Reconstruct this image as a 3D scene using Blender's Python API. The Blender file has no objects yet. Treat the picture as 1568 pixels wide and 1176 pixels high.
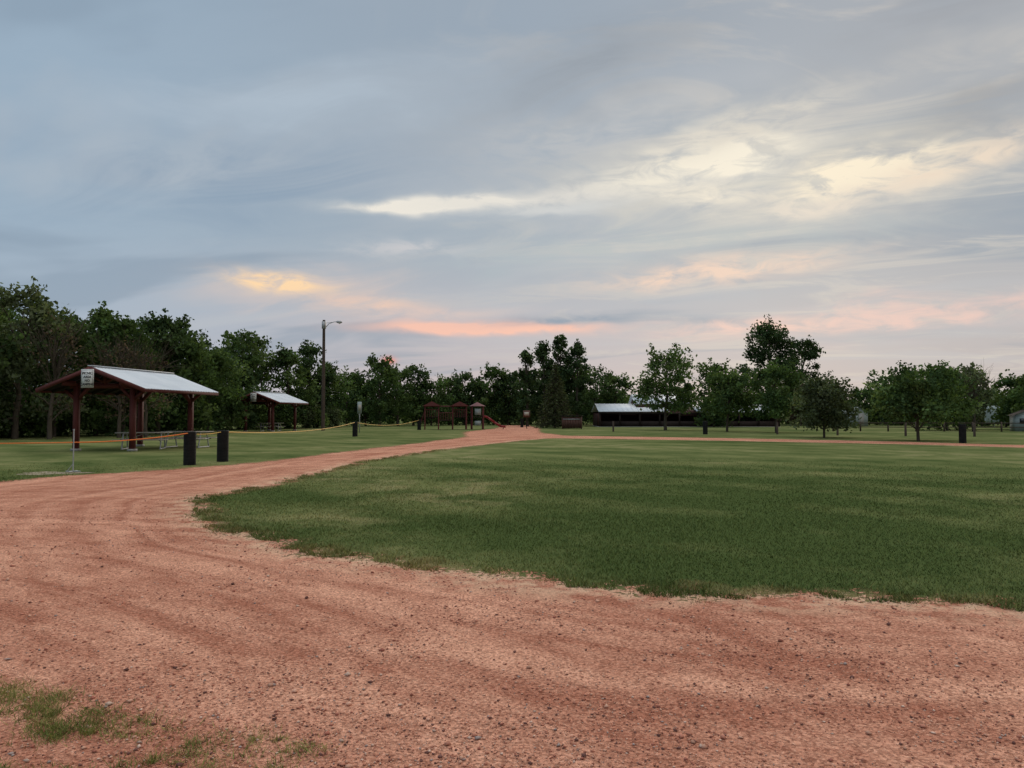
import bpy, math, random
import numpy as np
from mathutils import Vector, Matrix

S = bpy.context.scene
rng = np.random.default_rng(7)
R = math.radians

def lin(c):
    o = []
    for v in c[:3]:
        v = v/255.0
        o.append(v/12.92 if v <= 0.04045 else ((v+0.055)/1.055)**2.4)
    return (o[0], o[1], o[2], 1.0)

# ------------------------------------------------------------------ mesh builder
class MB:
    def __init__(s):
        s.v=[]; s.f=[]; s.m=[]; s.c=[]; s.n=0; s.sd=[]
    def add(s, v, f, mat=0, col=(1,1,1), sd=None):
        v=np.asarray(v,dtype=np.float64).reshape(-1,3); f=np.asarray(f,dtype=np.int64)
        s.v.append(v); s.f.append(f+s.n); s.m.append(np.full(len(f),mat,dtype=np.int32))
        col=np.asarray(col,dtype=np.float64)
        if col.ndim==1: col=np.tile(col,(len(v),1))
        s.c.append(col)
        s.sd.append(np.zeros(len(v)) if sd is None else np.asarray(sd))
        s.n+=len(v)
    def box(s, c, size, rz=0.0, mat=0, col=(1,1,1), M=None):
        hx,hy,hz=[d/2 for d in size]
        v=np.array([[x,y,z] for z in(-hz,hz) for y in(-hy,hy) for x in(-hx,hx)],float)
        if M is not None: v=v@np.array(M).T
        ca,sa=math.cos(rz),math.sin(rz)
        v=v@np.array([[ca,sa,0],[-sa,ca,0],[0,0,1]])+np.array(c)
        s.add(v,[[0,2,3,1],[4,5,7,6],[0,1,5,4],[2,6,7,3],[0,4,6,2],[1,3,7,5]],mat,col)
    def beam(s, p0, p1, w, h, mat=0, col=(1,1,1)):
        p0=Vector(p0);p1=Vector(p1);d=(p1-p0);L=d.length;d.normalize()
        up=Vector((0,0,1)) if abs(d.z)<0.95 else Vector((0,1,0))
        a=d.cross(up).normalized(); b=a.cross(d).normalized()
        v=[]
        for p in(p0,p1):
            for sa,sb in((-1,-1),(1,-1),(1,1),(-1,1)):
                v.append(p+a*sa*w/2+b*sb*h/2)
        s.add([list(q) for q in v],[[0,1,2,3],[4,7,6,5],[0,4,5,1],[1,5,6,2],[2,6,7,3],[3,7,4,0]],mat,col)
    def tube(s, pts, rad, n=8, mat=0, col=(1,1,1), caps=True):
        pts=[Vector(p) for p in pts]; k=len(pts)
        if not hasattr(rad,'__len__'): rad=[rad]*k
        v=[]
        for i,p in enumerate(pts):
            d=(pts[min(i+1,k-1)]-pts[max(i-1,0)]).normalized()
            up=Vector((0,0,1)) if abs(d.z)<0.9 else Vector((1,0,0))
            a=d.cross(up).normalized(); b=a.cross(d).normalized()
            for j in range(n):
                t=2*math.pi*j/n
                v.append(list(p+(a*math.cos(t)+b*math.sin(t))*rad[i]))
        f=[]
        for i in range(k-1):
            for j in range(n):
                f.append([i*n+j,i*n+(j+1)%n,(i+1)*n+(j+1)%n,(i+1)*n+j])
        s.add(v,f,mat,col)
        if caps:
            for i,o in((0,1),(k-1,-1)):
                ring=v[i*n:(i+1)*n]; c=list(pts[i])
                s.add(ring+[c],[[j,(j+1)%n,n] if o<0 else [(j+1)%n,j,n] for j in range(n)],mat,col)
    def build(s,name,mats,smooth=False,parent=None,sd2=None):
        me=bpy.data.meshes.new(name)
        v=np.concatenate(s.v); me.vertices.add(len(v)); me.vertices.foreach_set('co',v.ravel())
        loops=np.concatenate([f.ravel() for f in s.f])
        tot=np.concatenate([np.full(len(f),f.shape[1]) for f in s.f])
        st=np.concatenate([[0],np.cumsum(tot)[:-1]])
        me.loops.add(len(loops)); me.loops.foreach_set('vertex_index',loops.astype(np.int32))
        me.polygons.add(len(tot)); me.polygons.foreach_set('loop_start',st.astype(np.int32))
        me.polygons.foreach_set('material_index',np.concatenate(s.m))
        if smooth: me.polygons.foreach_set('use_smooth',np.ones(len(tot),dtype=bool))
        for m in mats: me.materials.append(m)
        a=me.attributes.new('Col','FLOAT_COLOR','POINT')
        c=np.concatenate(s.c); c=np.hstack([c,np.ones((len(c),1))]); a.data.foreach_set('color',c.ravel())
        a=me.attributes.new('sd','FLOAT','POINT'); a.data.foreach_set('value',np.concatenate(s.sd))
        if sd2 is not None:
            a=me.attributes.new('sf','FLOAT','POINT'); a.data.foreach_set('value',sd2)
        me.update(calc_edges=True); me.validate()
        ob=bpy.data.objects.new(name,me); S.collection.objects.link(ob)
        if parent: ob.parent=parent
        return ob

def empty(name,loc=(0,0,0),rz=0,sc=1):
    e=bpy.data.objects.new(name,None); S.collection.objects.link(e)
    e.location=loc; e.rotation_euler=(0,0,rz); e.scale=(sc,sc,sc); e.empty_display_size=.3
    return e

# ------------------------------------------------------------------ node helpers
class NT:
    def __init__(s,tree): s.t=tree; s.t.nodes.clear()
    def n(s,typ,**kw):
        nd=s.t.nodes.new(typ)
        for k,v in kw.items(): setattr(nd,k,v)
        return nd
    def put(s,sock,v):
        if isinstance(v,bpy.types.NodeSocket): s.t.links.new(v,sock)
        elif v is not None: sock.default_value=v
    def m(s,op,a,b=None,c=None,clamp=False):
        nd=s.n('ShaderNodeMath',operation=op,use_clamp=clamp)
        for i,x in enumerate((a,b,c)):
            if x is not None: s.put(nd.inputs[i],x)
        return nd.outputs[0]
    def mix(s,f,a,b,bt='MIX'):
        nd=s.n('ShaderNodeMix',data_type='RGBA',blend_type=bt)
        nd.clamp_factor=True
        s.put(nd.inputs[0],f); s.put(nd.inputs[6],a); s.put(nd.inputs[7],b)
        return nd.outputs[2]
    def noise(s,vec,scale=1,detail=4,rough=.5,dist=0,dim='2D'):
        nd=s.n('ShaderNodeTexNoise'); nd.noise_dimensions=dim
        if vec is not None: s.put(nd.inputs['Vector'],vec)
        nd.inputs['Scale'].default_value=scale; nd.inputs['Detail'].default_value=detail
        nd.inputs['Roughness'].default_value=rough; nd.inputs['Distortion'].default_value=dist
        return nd.outputs['Fac']
    def rng(s,v,a,b,c=0,d=1,smooth=False):
        nd=s.n('ShaderNodeMapRange'); nd.clamp=True
        if smooth: nd.interpolation_type='SMOOTHSTEP'
        s.put(nd.inputs[0],v)
        for i,x in enumerate((a,b,c,d)): s.put(nd.inputs[i+1],x)
        return nd.outputs[0]
    def vec(s,x,y,z):
        nd=s.n('ShaderNodeCombineXYZ'); s.put(nd.inputs[0],x); s.put(nd.inputs[1],y); s.put(nd.inputs[2],z)
        return nd.outputs[0]
    def attr(s,name,out='Fac'):
        nd=s.n('ShaderNodeAttribute',attribute_name=name); return nd.outputs[out]
    def pos(s): return s.n('ShaderNodeNewGeometry').outputs['Position']
    def sep(s,v):
        nd=s.n('ShaderNodeSeparateXYZ'); s.put(nd.inputs[0],v); return nd.outputs

def newmat(name):
    m=bpy.data.materials.new(name); m.use_nodes=True
    t=NT(m.node_tree); o=t.n('ShaderNodeOutputMaterial'); return m,t,o

def addbump(t,p,bump,bs,bd):
    b=t.n('ShaderNodeBump'); b.inputs['Strength'].default_value=bs; b.inputs['Distance'].default_value=bd
    t.put(b.inputs['Height'],bump); t.t.links.new(b.outputs[0],p.inputs['Normal'])
def pbr(t,o,col,rough=.6,metal=0,bump=None,bs=.3,bd=.02,spec=.5):
    p=t.n('ShaderNodeBsdfPrincipled'); t.put(p.inputs['Base Color'],col); t.put(p.inputs['Roughness'],rough)
    t.put(p.inputs['Metallic'],metal); p.inputs['Specular IOR Level'].default_value=spec
    if bump is not None: addbump(t,p,bump,bs,bd)
    if o is not None: t.t.links.new(p.outputs[0],o.inputs[0])
    return p
def diff(t,o,col,bump=None,bs=.3,bd=.02):
    p=t.n('ShaderNodeBsdfDiffuse'); t.put(p.inputs['Color'],col)
    if bump is not None: addbump(t,p,bump,bs,bd)
    if o is not None: t.t.links.new(p.outputs[0],o.inputs[0])
    return p

def simple(name,a,b,scale=3,rough=.6,metal=0,bs=.3,bd=.01,spec=.4,stretch=(1,1,1)):
    m,t,o=newmat(name)
    tc=t.n('ShaderNodeTexCoord').outputs['Object']
    mp=t.n('ShaderNodeMapping'); t.put(mp.inputs[0],tc); mp.inputs['Scale'].default_value=stretch
    n=t.noise(mp.outputs[0],scale,4,.6,dim='3D')
    c=t.mix(t.rng(n,.3,.7),(*a,1),(*b,1))
    pbr(t,o,c,rough,metal,n,bs,bd,spec); return m

M_red=simple('red_stained_wood',(.075,.018,.016),(.12,.028,.024),4,.7,stretch=(1,1,.3),spec=.25)
M_darkwood=simple('dark_wood',(.016,.011,.009),(.032,.021,.017),5,.85,spec=.2)
M_redwall=simple('dark_red_boards',(.042,.017,.014),(.075,.030,.024),4,.8,spec=.2)
M_pole=simple('pole_wood',(.045,.032,.026),(.09,.065,.05),3,.85,stretch=(3,3,.4),spec=.2)
M_roof=simple('white_metal_roof',(.54,.58,.62),(.66,.69,.72),.8,.5,spec=.4,bs=.05)
M_black=simple('black_plastic',(.006,.006,.006),(.014,.013,.013),6,.7,spec=.15)
M_grey=simple('weathered_wood',(.30,.27,.22),(.44,.40,.34),3,.8,stretch=(.3,3,3))
M_steel=simple('galvanised_steel',(.30,.31,.32),(.42,.42,.42),5,.55,.4)
M_white=simple('white_paint',(.60,.60,.58),(.70,.70,.68),2,.5,bs=.05)
M_ink=simple('black_ink',(.015,.015,.015),(.025,.025,.025),5,.6)
M_orange=simple('orange_rope_fibre',(.72,.15,.025),(.82,.24,.05),20,.7)
M_yellow=simple('yellow_rope_fibre',(.62,.38,.09),(.72,.46,.12),20,.7)
M_redpl=simple('dark_red_paint',(.095,.016,.016),(.13,.024,.022),2,.5)
M_slide=simple('red_plastic',(.20,.018,.022),(.25,.024,.028),2,.4)
M_brown=simple('brown_board',(.07,.03,.022),(.12,.055,.04),4,.75,stretch=(4,4,.5))
M_siding=simple('grey_siding',(.22,.26,.25),(.28,.32,.31),2,.7,stretch=(.2,.2,6))
M_glass=simple('dark_window',(.01,.012,.014),(.02,.02,.024),2,.1)
M_dirt=simple('bare_dirt',(.16,.15,.08),(.34,.26,.18),3,.95)
M_conc=simple('concrete',(.26,.25,.23),(.36,.35,.32),4,.9)
def barkmat():
    m,t,o=newmat('bark'); p=t.pos()
    mp=t.n('ShaderNodeMapping'); t.put(mp.inputs[0],p); mp.inputs['Scale'].default_value=(6,6,1.2)
    n=t.noise(mp.outputs[0],2,2,.65,dim='3D')
    c=t.mix(n,(.03,.024,.018,1),(.14,.115,.09,1)); diff(t,o,c); return m
M_bark=barkmat()

def leafmat():
    m,t,o=newmat('foliage')
    c=t.attr('Col','Color')
    p=diff(t,None,c)
    tr=t.n('ShaderNodeBsdfTranslucent')
    t.put(tr.inputs[0],t.mix(1.0,c,(1.25,1.3,.6,1),'MULTIPLY'))
    ms=t.n('ShaderNodeMixShader'); ms.inputs[0].default_value=.33
    t.t.links.new(p.outputs[0],ms.inputs[1]); t.t.links.new(tr.outputs[0],ms.inputs[2])
    t.t.links.new(ms.outputs[0],o.inputs[0]); return m
M_leaf=leafmat()

# ------------------------------------------------------------------ ground layout (metres, camera stands at 0,0)
OUT=np.array([(-90,2),(-40,9.5),(-22,14.6),(-12.06,18.1),(-11.4,20.1),(-9.7,22.3),(-8.3,25.5),(-6.97,33.7),(-5.12,41.9),
 (-3.1,53.5),(-3.7,62),(-4.2,69.8),(-1.8,85),(-1,110),(2.4,110),(3.0,85.7),(2.4,66),(4.05,56.8),(13.7,51.6),(22.9,44.2),(26.1,39.8),
 (38,30),(50,10),(60,-20),(-90,-20)],float)
FIELD=np.array([(2.6,50.9),(.6,47),(-1.2,41),(-3.0,35),(-3.84,31.4),(-4.97,26.2),(-5.34,20.05),(-5.53,17),(-5.97,15.3),(-5.8,14.2),(-5.49,13.4),
 (-4.9,12.1),(-3.81,10.6),(-2.74,9.4),(-1.96,8.76),(-.99,8.17),(-.15,7.52),(.58,7.23),(1.28,7.03),(2.08,6.83),(3.08,6.75),
 (4.13,6.4),(7,5.8),(12,5.2),(25,4.8),(40,5),(43,12),(34,28),(24.6,36.6),(21.4,40.3),(12.6,46.5),(6.5,49.6)],float)
PATCH=np.array([(-9,6),(-4.6,5.2),(-3.0,4.6),(-2.37,4.3),(-1.73,3.98),(-1.21,3.9),(-.67,3.5),(-.25,3.4),(.3,2.2),(-9,2.2)],float)

def sdist(P,poly):
    P=np.asarray(P,float); n=len(poly); d=np.full(len(P),1e18); ins=np.zeros(len(P),bool)
    for i in range(n):
        a=poly[i]; b=poly[(i+1)%n]; e=b-a
        w=P-a; t=np.clip((w@e)/(e@e),0,1); q=w-t[:,None]*e
        d=np.minimum(d,(q**2).sum(1))
        c=((a[1]<=P[:,1])&(b[1]>P[:,1]))|((b[1]<=P[:,1])&(a[1]>P[:,1]))
        with np.errstate(divide='ignore',invalid='ignore'):
            xi=a[0]+(P[:,1]-a[1])/(b[1]-a[1] if b[1]!=a[1] else 1e-9)*e[0]
        ins^=c&(P[:,0]<xi)
    d=np.sqrt(d); return np.where(ins,-d,d)
def vnoise(P,sc,seed=0):
    r=np.random.default_rng(seed); T=r.random((64,64))
    q=P*sc; i=np.floor(q).astype(int); f=q-i; f=f*f*(3-2*f)
    a=T[i[:,0]%64,i[:,1]%64]; b=T[(i[:,0]+1)%64,i[:,1]%64]; c=T[i[:,0]%64,(i[:,1]+1)%64]; d=T[(i[:,0]+1)%64,(i[:,1]+1)%64]
    return (a*(1-f[:,0])+b*f[:,0])*(1-f[:,1])+(c*(1-f[:,0])+d*f[:,0])*f[:,1]
def wob(P): return (vnoise(P,.9,31)-.5)*.36+(vnoise(P,2.3,32)-.5)*.26
def road_sd(P): return np.maximum(sdist(P,OUT),-sdist(P,FIELD))+wob(P)

def axis(lo,hi,fine,grow,c=0,near=8):
    out=[c]; s=fine; x=c
    while x<hi:
        s=fine if x-c<near else s*grow
        x+=s; out.append(min(x,hi))
    s=fine; x=c; neg=[]
    while x>lo:
        s=fine if c-x<near else s*grow
        x-=s; neg.append(max(x,lo))
    return np.array(neg[::-1]+out)
def grid(xs,ys,z=0):
    X,Y=np.meshgrid(xs,ys); V=np.stack([X.ravel(),Y.ravel(),np.full(X.size,z)],1)
    nx=len(xs); ny=len(ys)
    i=np.arange(nx-1)[None,:]+np.arange(ny-1)[:,None]*nx; i=i.ravel()
    F=np.stack([i,i+1,i+1+nx,i+nx],1); return V,F

# --- materials for ground
def grassmat():
    m,t,o=newmat('lawn_grass'); p=t.pos(); x,y,z=t.sep(p)
    big=t.noise(t.vec(t.m('MULTIPLY',x,.13),t.m('MULTIPLY',y,.15),0),1,2,.6)
    med=t.noise(p,.8,3,.65); fin=t.noise(p,7,1,.7)
    u=t.m('ADD',t.m('MULTIPLY',x,.80),t.m('MULTIPLY',y,.60)); u=t.m('MULTIPLY_ADD',big,1.6,u)
    st=t.m('SINE',t.m('MULTIPLY',u,2.6))
    u2=t.m('ADD',t.m('MULTIPLY',y,.98),t.m('MULTIPLY',x,.10)); u2=t.m('MULTIPLY_ADD',big,2.2,u2)
    st2=t.m('SINE',t.m('MULTIPLY',u2,1.5))
    f=t.m('ADD',big,t.m('MULTIPLY',med,.7))
    f=t.m('MULTIPLY_ADD',st,.085,f); f=t.m('MULTIPLY_ADD',st2,.075,f)
    f=t.m('ADD',f,t.rng(y,9,30,-.12,.12))
    c=t.mix(t.rng(f,.62,1.12),(.068,.094,.031,1),(.165,.178,.070,1))
    c=t.mix(t.rng(fin,.35,.75,0,.35),c,(.056,.080,.027,1))
    straw=t.m('MULTIPLY',t.rng(big,.50,.68),t.rng(med,.46,.62))
    c=t.mix(t.m('MULTIPLY',straw,.5),c,(.29,.25,.13,1))
    sd=t.attr('sd')
    e=t.m('ADD',sd,t.m('MULTIPLY',t.m('SUBTRACT',med,.5),1.6))
    c=t.mix(t.rng(e,.35,-.05,0,.6),c,(.27,.20,.10,1))
    c=t.mix(1.0,c,t.attr('Col','Color'),'MULTIPLY')
    diff(t,o,c); return m
M_grass=grassmat()

def gravelmat():
    m,t,o=newmat('red_gravel'); p=t.pos(); x,y,z=t.sep(p)
    sf=t.attr('sf'); sd=t.attr('sd')
    med=t.noise(p,2.2,3,.7); big=t.noise(p,.4,3,.6)
    sw=t.m('ADD',sf,t.m('MULTIPLY',big,.9))
    band=t.noise(t.vec(t.m('MULTIPLY',sw,1.9),t.m('ADD',t.m('MULTIPLY',x,.07),t.m('MULTIPLY',y,.05)),0),1,4,.68)
    dx=t.m('ADD',x,9.5); dy=t.m('SUBTRACT',y,-1.5)
    r=t.m('SQRT',t.m('ADD',t.m('MULTIPLY',dx,dx),t.m('MULTIPLY',dy,dy)))
    r=t.m('ADD',r,t.m('MULTIPLY',big,.7))
    arc=t.noise(t.vec(t.m('MULTIPLY',r,2.8),t.m('MULTIPLY',x,.12),0),1,4,.7)
    peb=t.noise(p,42,3,.78)
    vo=t.n('ShaderNodeTexVoronoi'); vo.voronoi_dimensions='2D'; vo.inputs['Scale'].default_value=70; t.put(vo.inputs['Vector'],p)
    f=t.m('ADD',t.m('MULTIPLY',band,.95),t.m('MULTIPLY',arc,.75))
    f=t.m('ADD',f,t.m('MULTIPLY',big,.6)); f=t.m('ADD',f,t.m('MULTIPLY',med,.5))
    c=t.mix(t.rng(f,1.15,1.68),(.395,.158,.098,1),(.68,.345,.225,1))
    c=t.mix(t.rng(peb,.58,.75,0,.6),c,(.74,.47,.34,1))
    c=t.mix(t.rng(peb,.42,.26,0,.8),c,(.15,.058,.042,1))
    g=t.sep(vo.outputs['Color'])[0]
    c=t.mix(.75,c,t.mix(g,(.5,.46,.46,1),(1.45,1.5,1.55,1)),'MULTIPLY')
    e=t.m('MULTIPLY',t.rng(sf,.75,.1),t.rng(med,.40,.58))
    c=t.mix(t.m('MULTIPLY',e,.7),c,(.70,.48,.32,1))
    h=t.m('ADD',t.m('MULTIPLY',t.noise(p,42,2,.78),.8),t.m('MULTIPLY',band,1.6))
    pr=diff(t,None,c,h,1.0,.026)
    nz=t.m('ADD',t.m('MULTIPLY',t.m('SUBTRACT',med,.5),.9),t.m('MULTIPLY',t.m('SUBTRACT',t.noise(p,14,2,.7),.5),1.1))
    k=t.m('ADD',sd,nz)
    fac=t.rng(k,-.03,.08)
    tr=t.n('ShaderNodeBsdfTransparent'); ms=t.n('ShaderNodeMixShader'); t.put(ms.inputs[0],fac)
    t.t.links.new(pr.outputs[0],ms.inputs[1]); t.t.links.new(tr.outputs[0],ms.inputs[2])
    t.t.links.new(ms.outputs[0],o.inputs[0]); return m
M_gravel=gravelmat()

xs=axis(-900,900,.5,1.05); ys=axis(-60,1500,.5,1.04,8)
V,F=grid(xs,ys); g=MB(); sdv=road_sd(V[:,:2]); g.add(V,F,0,(1,1,1),np.clip(sdv,-5,50)); g.build('ground',[M_grass],True)
xs=axis(-60,60,.16,1.015,0,9); ys=axis(-8,112,.16,1.012,8,8)
V,F=grid(xs,ys,.004); sdv=road_sd(V[:,:2]); sfv=sdist(V[:,:2],FIELD)
keep=(sdv[F].min(1)<.9); F=F[keep]
used=np.unique(F); mp=np.full(len(V),-1); mp[used]=np.arange(len(used))
g=MB(); g.add(V[used],mp[F],0,(1,1,1),sdv[used]); g.build('gravel_road',[M_gravel],True,sd2=sfv[used])

# --- grass blades
def blades(mb,P,h,w,col,lean=.6,sd=None):
    n=len(P); a=rng.uniform(0,2*np.pi,n); b=rng.uniform(0,2*np.pi,n)
    dx=np.stack([np.cos(a),np.sin(a),np.zeros(n)],1)*(w/2)[:,None]
    base=np.stack([P[:,0],P[:,1],np.zeros(n)+.001],1)
    L=rng.uniform(.1,lean,n)*h
    tip=base+np.stack([np.cos(b)*L,np.sin(b)*L,h],1)
    V=np.stack([base-dx,base+dx,tip],1).reshape(-1,3)
    F=np.arange(3*n).reshape(-1,3)
    mb.add(V,F,0,np.repeat(col,3,0),np.repeat(np.zeros(n)+3 if sd is None else sd,3))
def ramp(n,lo=.6,hi=1.5):
    k=rng.uniform(lo,hi,n); return np.stack([k*rng.uniform(.9,1.2,n),k,k*rng.uniform(.75,1.1,n)],1)
gb=MB()
N=400000
d=np.exp(rng.uniform(math.log(5.5),math.log(30),N)); th=rng.uniform(-.72,.72,N)
P=np.stack([np.sin(th)*d,np.cos(th)*d],1); sd=road_sd(P)
k=(sd+(vnoise(P,1.7,3)-.5)*.35+(vnoise(P,7,13)-.5)*.3+rng.normal(0,.13,len(P)))>0.05
k&=rng.random(N)<np.clip((30-d)/10,0,1)
P=P[k]; d=d[k]; sd=sd[k]; n=len(P)
h=rng.uniform(.012,.032,n)*(.8+.6*vnoise(P,.8,5))
blades(gb,P,h,.0042+.00055*d*rng.uniform(.7,1.2,n),ramp(n,1.05,1.7),1.3,sd)
N=60000
seg=[]
for i in range(len(FIELD)):
    a=FIELD[i]; b=FIELD[(i+1)%len(FIELD)]
    if min(a[1],b[1])<32 and max(a[0],b[0])<26: seg.append((a,b,np.hypot(*(b-a))))
Ls=np.array([s[2]/max(3,np.hypot(*(s[0]+s[1]))/2)**1.3 for s in seg]); idx=rng.choice(len(seg),N,p=Ls/Ls.sum())
A=np.array([s[0] for s in seg])[idx]; B=np.array([s[1] for s in seg])[idx]; tt=rng.random(N)[:,None]
P=A*(1-tt)+B*tt+rng.normal(0,.20,(N,2)); sd=road_sd(P)
k=(vnoise(P,5,9)*.6+vnoise(P,1.5,10)*.4>.50)&(sd>-.24+.25*vnoise(P,3,77))
P=P[k]; n=len(P); dd=np.hypot(P[:,0],P[:,1])
blades(gb,P,rng.uniform(.02,.06,n),.005+.0006*dd,ramp(n,.95,1.8),1.3,np.full(n,.3))
gb.build('lawn_grass',[M_grass])

# weedy tufts on the near left verge
wt=MB()
cent=[]
while len(cent)<900:
    p=np.array([rng.uniform(-5.5,.2),rng.uniform(2.6,5.2)])
    s=sdist(p[None],PATCH)[0]
    w=.9*np.exp(-((p[0]+2.8)/.8)**2)+.40
    if s<.02 and rng.random()<w*(vnoise(p[None],2.7,12)[0]>.40): cent.append(p)
for p in cent:
    n=int(rng.uniform(12,95)); r=rng.uniform(.015,.08)
    Q=p+rng.normal(0,r,(n,2)); hh=rng.uniform(.015,.055)
    blades(wt,Q,rng.uniform(.4,1.2,n)*hh,rng.uniform(.003,.006,n),ramp(n,1.1,2.0)*np.array([1.1,1,.9]),2.0)
wt.build('verge_grass_tufts',[M_grass])

# --- loose stones
st=MB(); N=64000
d=np.exp(rng.uniform(math.log(2.9),math.log(16),N)); th=rng.uniform(-.72,.72,N)
P=np.stack([np.sin(th)*d,np.cos(th)*d],1); sd=road_sd(P); dens=vnoise(P,1.3,21)*.6+vnoise(P,4,22)*.4
k=(sd<.05)&(rng.random(N)<np.clip(dens*1.8-.3,.05,1)); P=P[k]; d=d[k]; n=len(P)
sz=np.clip(rng.lognormal(math.log(.0040),.5,n),.002,.018)*(1+.04*d)
o6=np.array([[1,0,0],[-1,0,0],[0,1,0],[0,-1,0],[0,0,1],[0,0,-1]],float)
a=rng.uniform(0,6.28,n); ca,sa=np.cos(a),np.sin(a)
sc=rng.uniform(.6,1.3,(n,6,3)); vv=o6[None]*sc+rng.uniform(-.25,.25,(n,6,3)); vv[:,:,2]*=.6
vx=vv[:,:,0]*ca[:,None]-vv[:,:,1]*sa[:,None]; vy=vv[:,:,0]*sa[:,None]+vv[:,:,1]*ca[:,None]
V=np.stack([vx,vy,vv[:,:,2]],2)*sz[:,None,None]; V[:,:,0]+=P[:,0:1]; V[:,:,1]+=P[:,1:2]; V[:,:,2]+=.005+sz[:,None]*.3
f8=np.array([[0,2,4],[2,1,4],[1,3,4],[3,0,4],[2,0,5],[1,2,5],[3,1,5],[0,3,5]])
F=(f8[None]+np.arange(n)[:,None,None]*6).reshape(-1,3)
pal=np.array([[.50,.22,.15],[.60,.34,.24],[.36,.14,.10],[.66,.47,.37],[.18,.09,.075],[.38,.30,.27]])
c=pal[rng.choice(6,n,p=[.34,.22,.18,.08,.14,.04])]*rng.uniform(.7,1.15,(n,1))
st.add(V.reshape(-1,3),F,0,np.repeat(c,6,0))
m,t,o=newmat('stone'); diff(t,o,t.attr('Col','Color')); st.build('gravel_stones',[m])

# ------------------------------------------------------------------ trees
GREEN=np.array([[.062,.100,.036],[.078,.120,.044],[.048,.080,.034],[.096,.136,.052]])
OLIVE=np.array([[.105,.130,.070],[.085,.112,.060],[.125,.148,.085]])
DARK=np.array([[.038,.064,.030],[.050,.080,.036],[.062,.093,.042]])
LIGHT=np.array([[.105,.155,.048],[.090,.140,.042],[.13,.170,.058]])
RUST=np.array([[.085,.062,.050],[.070,.070,.042],[.10,.068,.058]])
def leaves(mb,C,Rad,n,ls,pal,flat=.8,mat=1,pw=.55):
    K=len(C); q=rng.normal(size=(K,n,3)); q/=np.linalg.norm(q,axis=2,keepdims=True)
    r=rng.random((K,n,1))**pw*rng.uniform(.85,1.25,(K,n,1)); q=q*r; q[:,:,2]*=flat
    P=(C[:,None,:]+q*Rad[:,None,None]).reshape(-1,3); N=len(P)
    a=rng.normal(size=(N,3)); a/=np.linalg.norm(a,axis=1,keepdims=True)
    b=rng.normal(size=(N,3)); b-=a*(a*b).sum(1,keepdims=True); b/=np.linalg.norm(b,axis=1,keepdims=True)
    s=rng.uniform(.55,1.25,(N,1))*ls
    a*=s*.62; b*=s*.40
    V=np.stack([P+a,P+b,P-a,P-b],1).reshape(-1,3)
    V[:,2]=np.maximum(V[:,2],.02)
    base=pal[rng.choice(len(pal),K)]*rng.uniform(.6,1.4,(K,1)); col=np.repeat(base,n,0)*rng.uniform(.7,1.3,(N,1))
    mb.add(V,np.arange(4*N).reshape(-1,4),mat,np.repeat(col,4,0))
def limb(mb,p0,p1,r0,r1,wob=.08,k=5,n=6):
    p0=np.array(p0,float);p1=np.array(p1,float); L=np.linalg.norm(p1-p0)
    pts=[];rad=[]
    for i in range(k+1):
        t=i/k; off=rng.normal(0,wob*L*.35,3)*(math.sin(math.pi*t)) ; off[2]+=L*.06*math.sin(math.pi*t)
        pts.append(p0+(p1-p0)*t+off); rad.append(r0*(1-t)+r1*t)
    mb.tube(pts,rad,n,0,(1,1,1),caps=False); return pts
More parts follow.
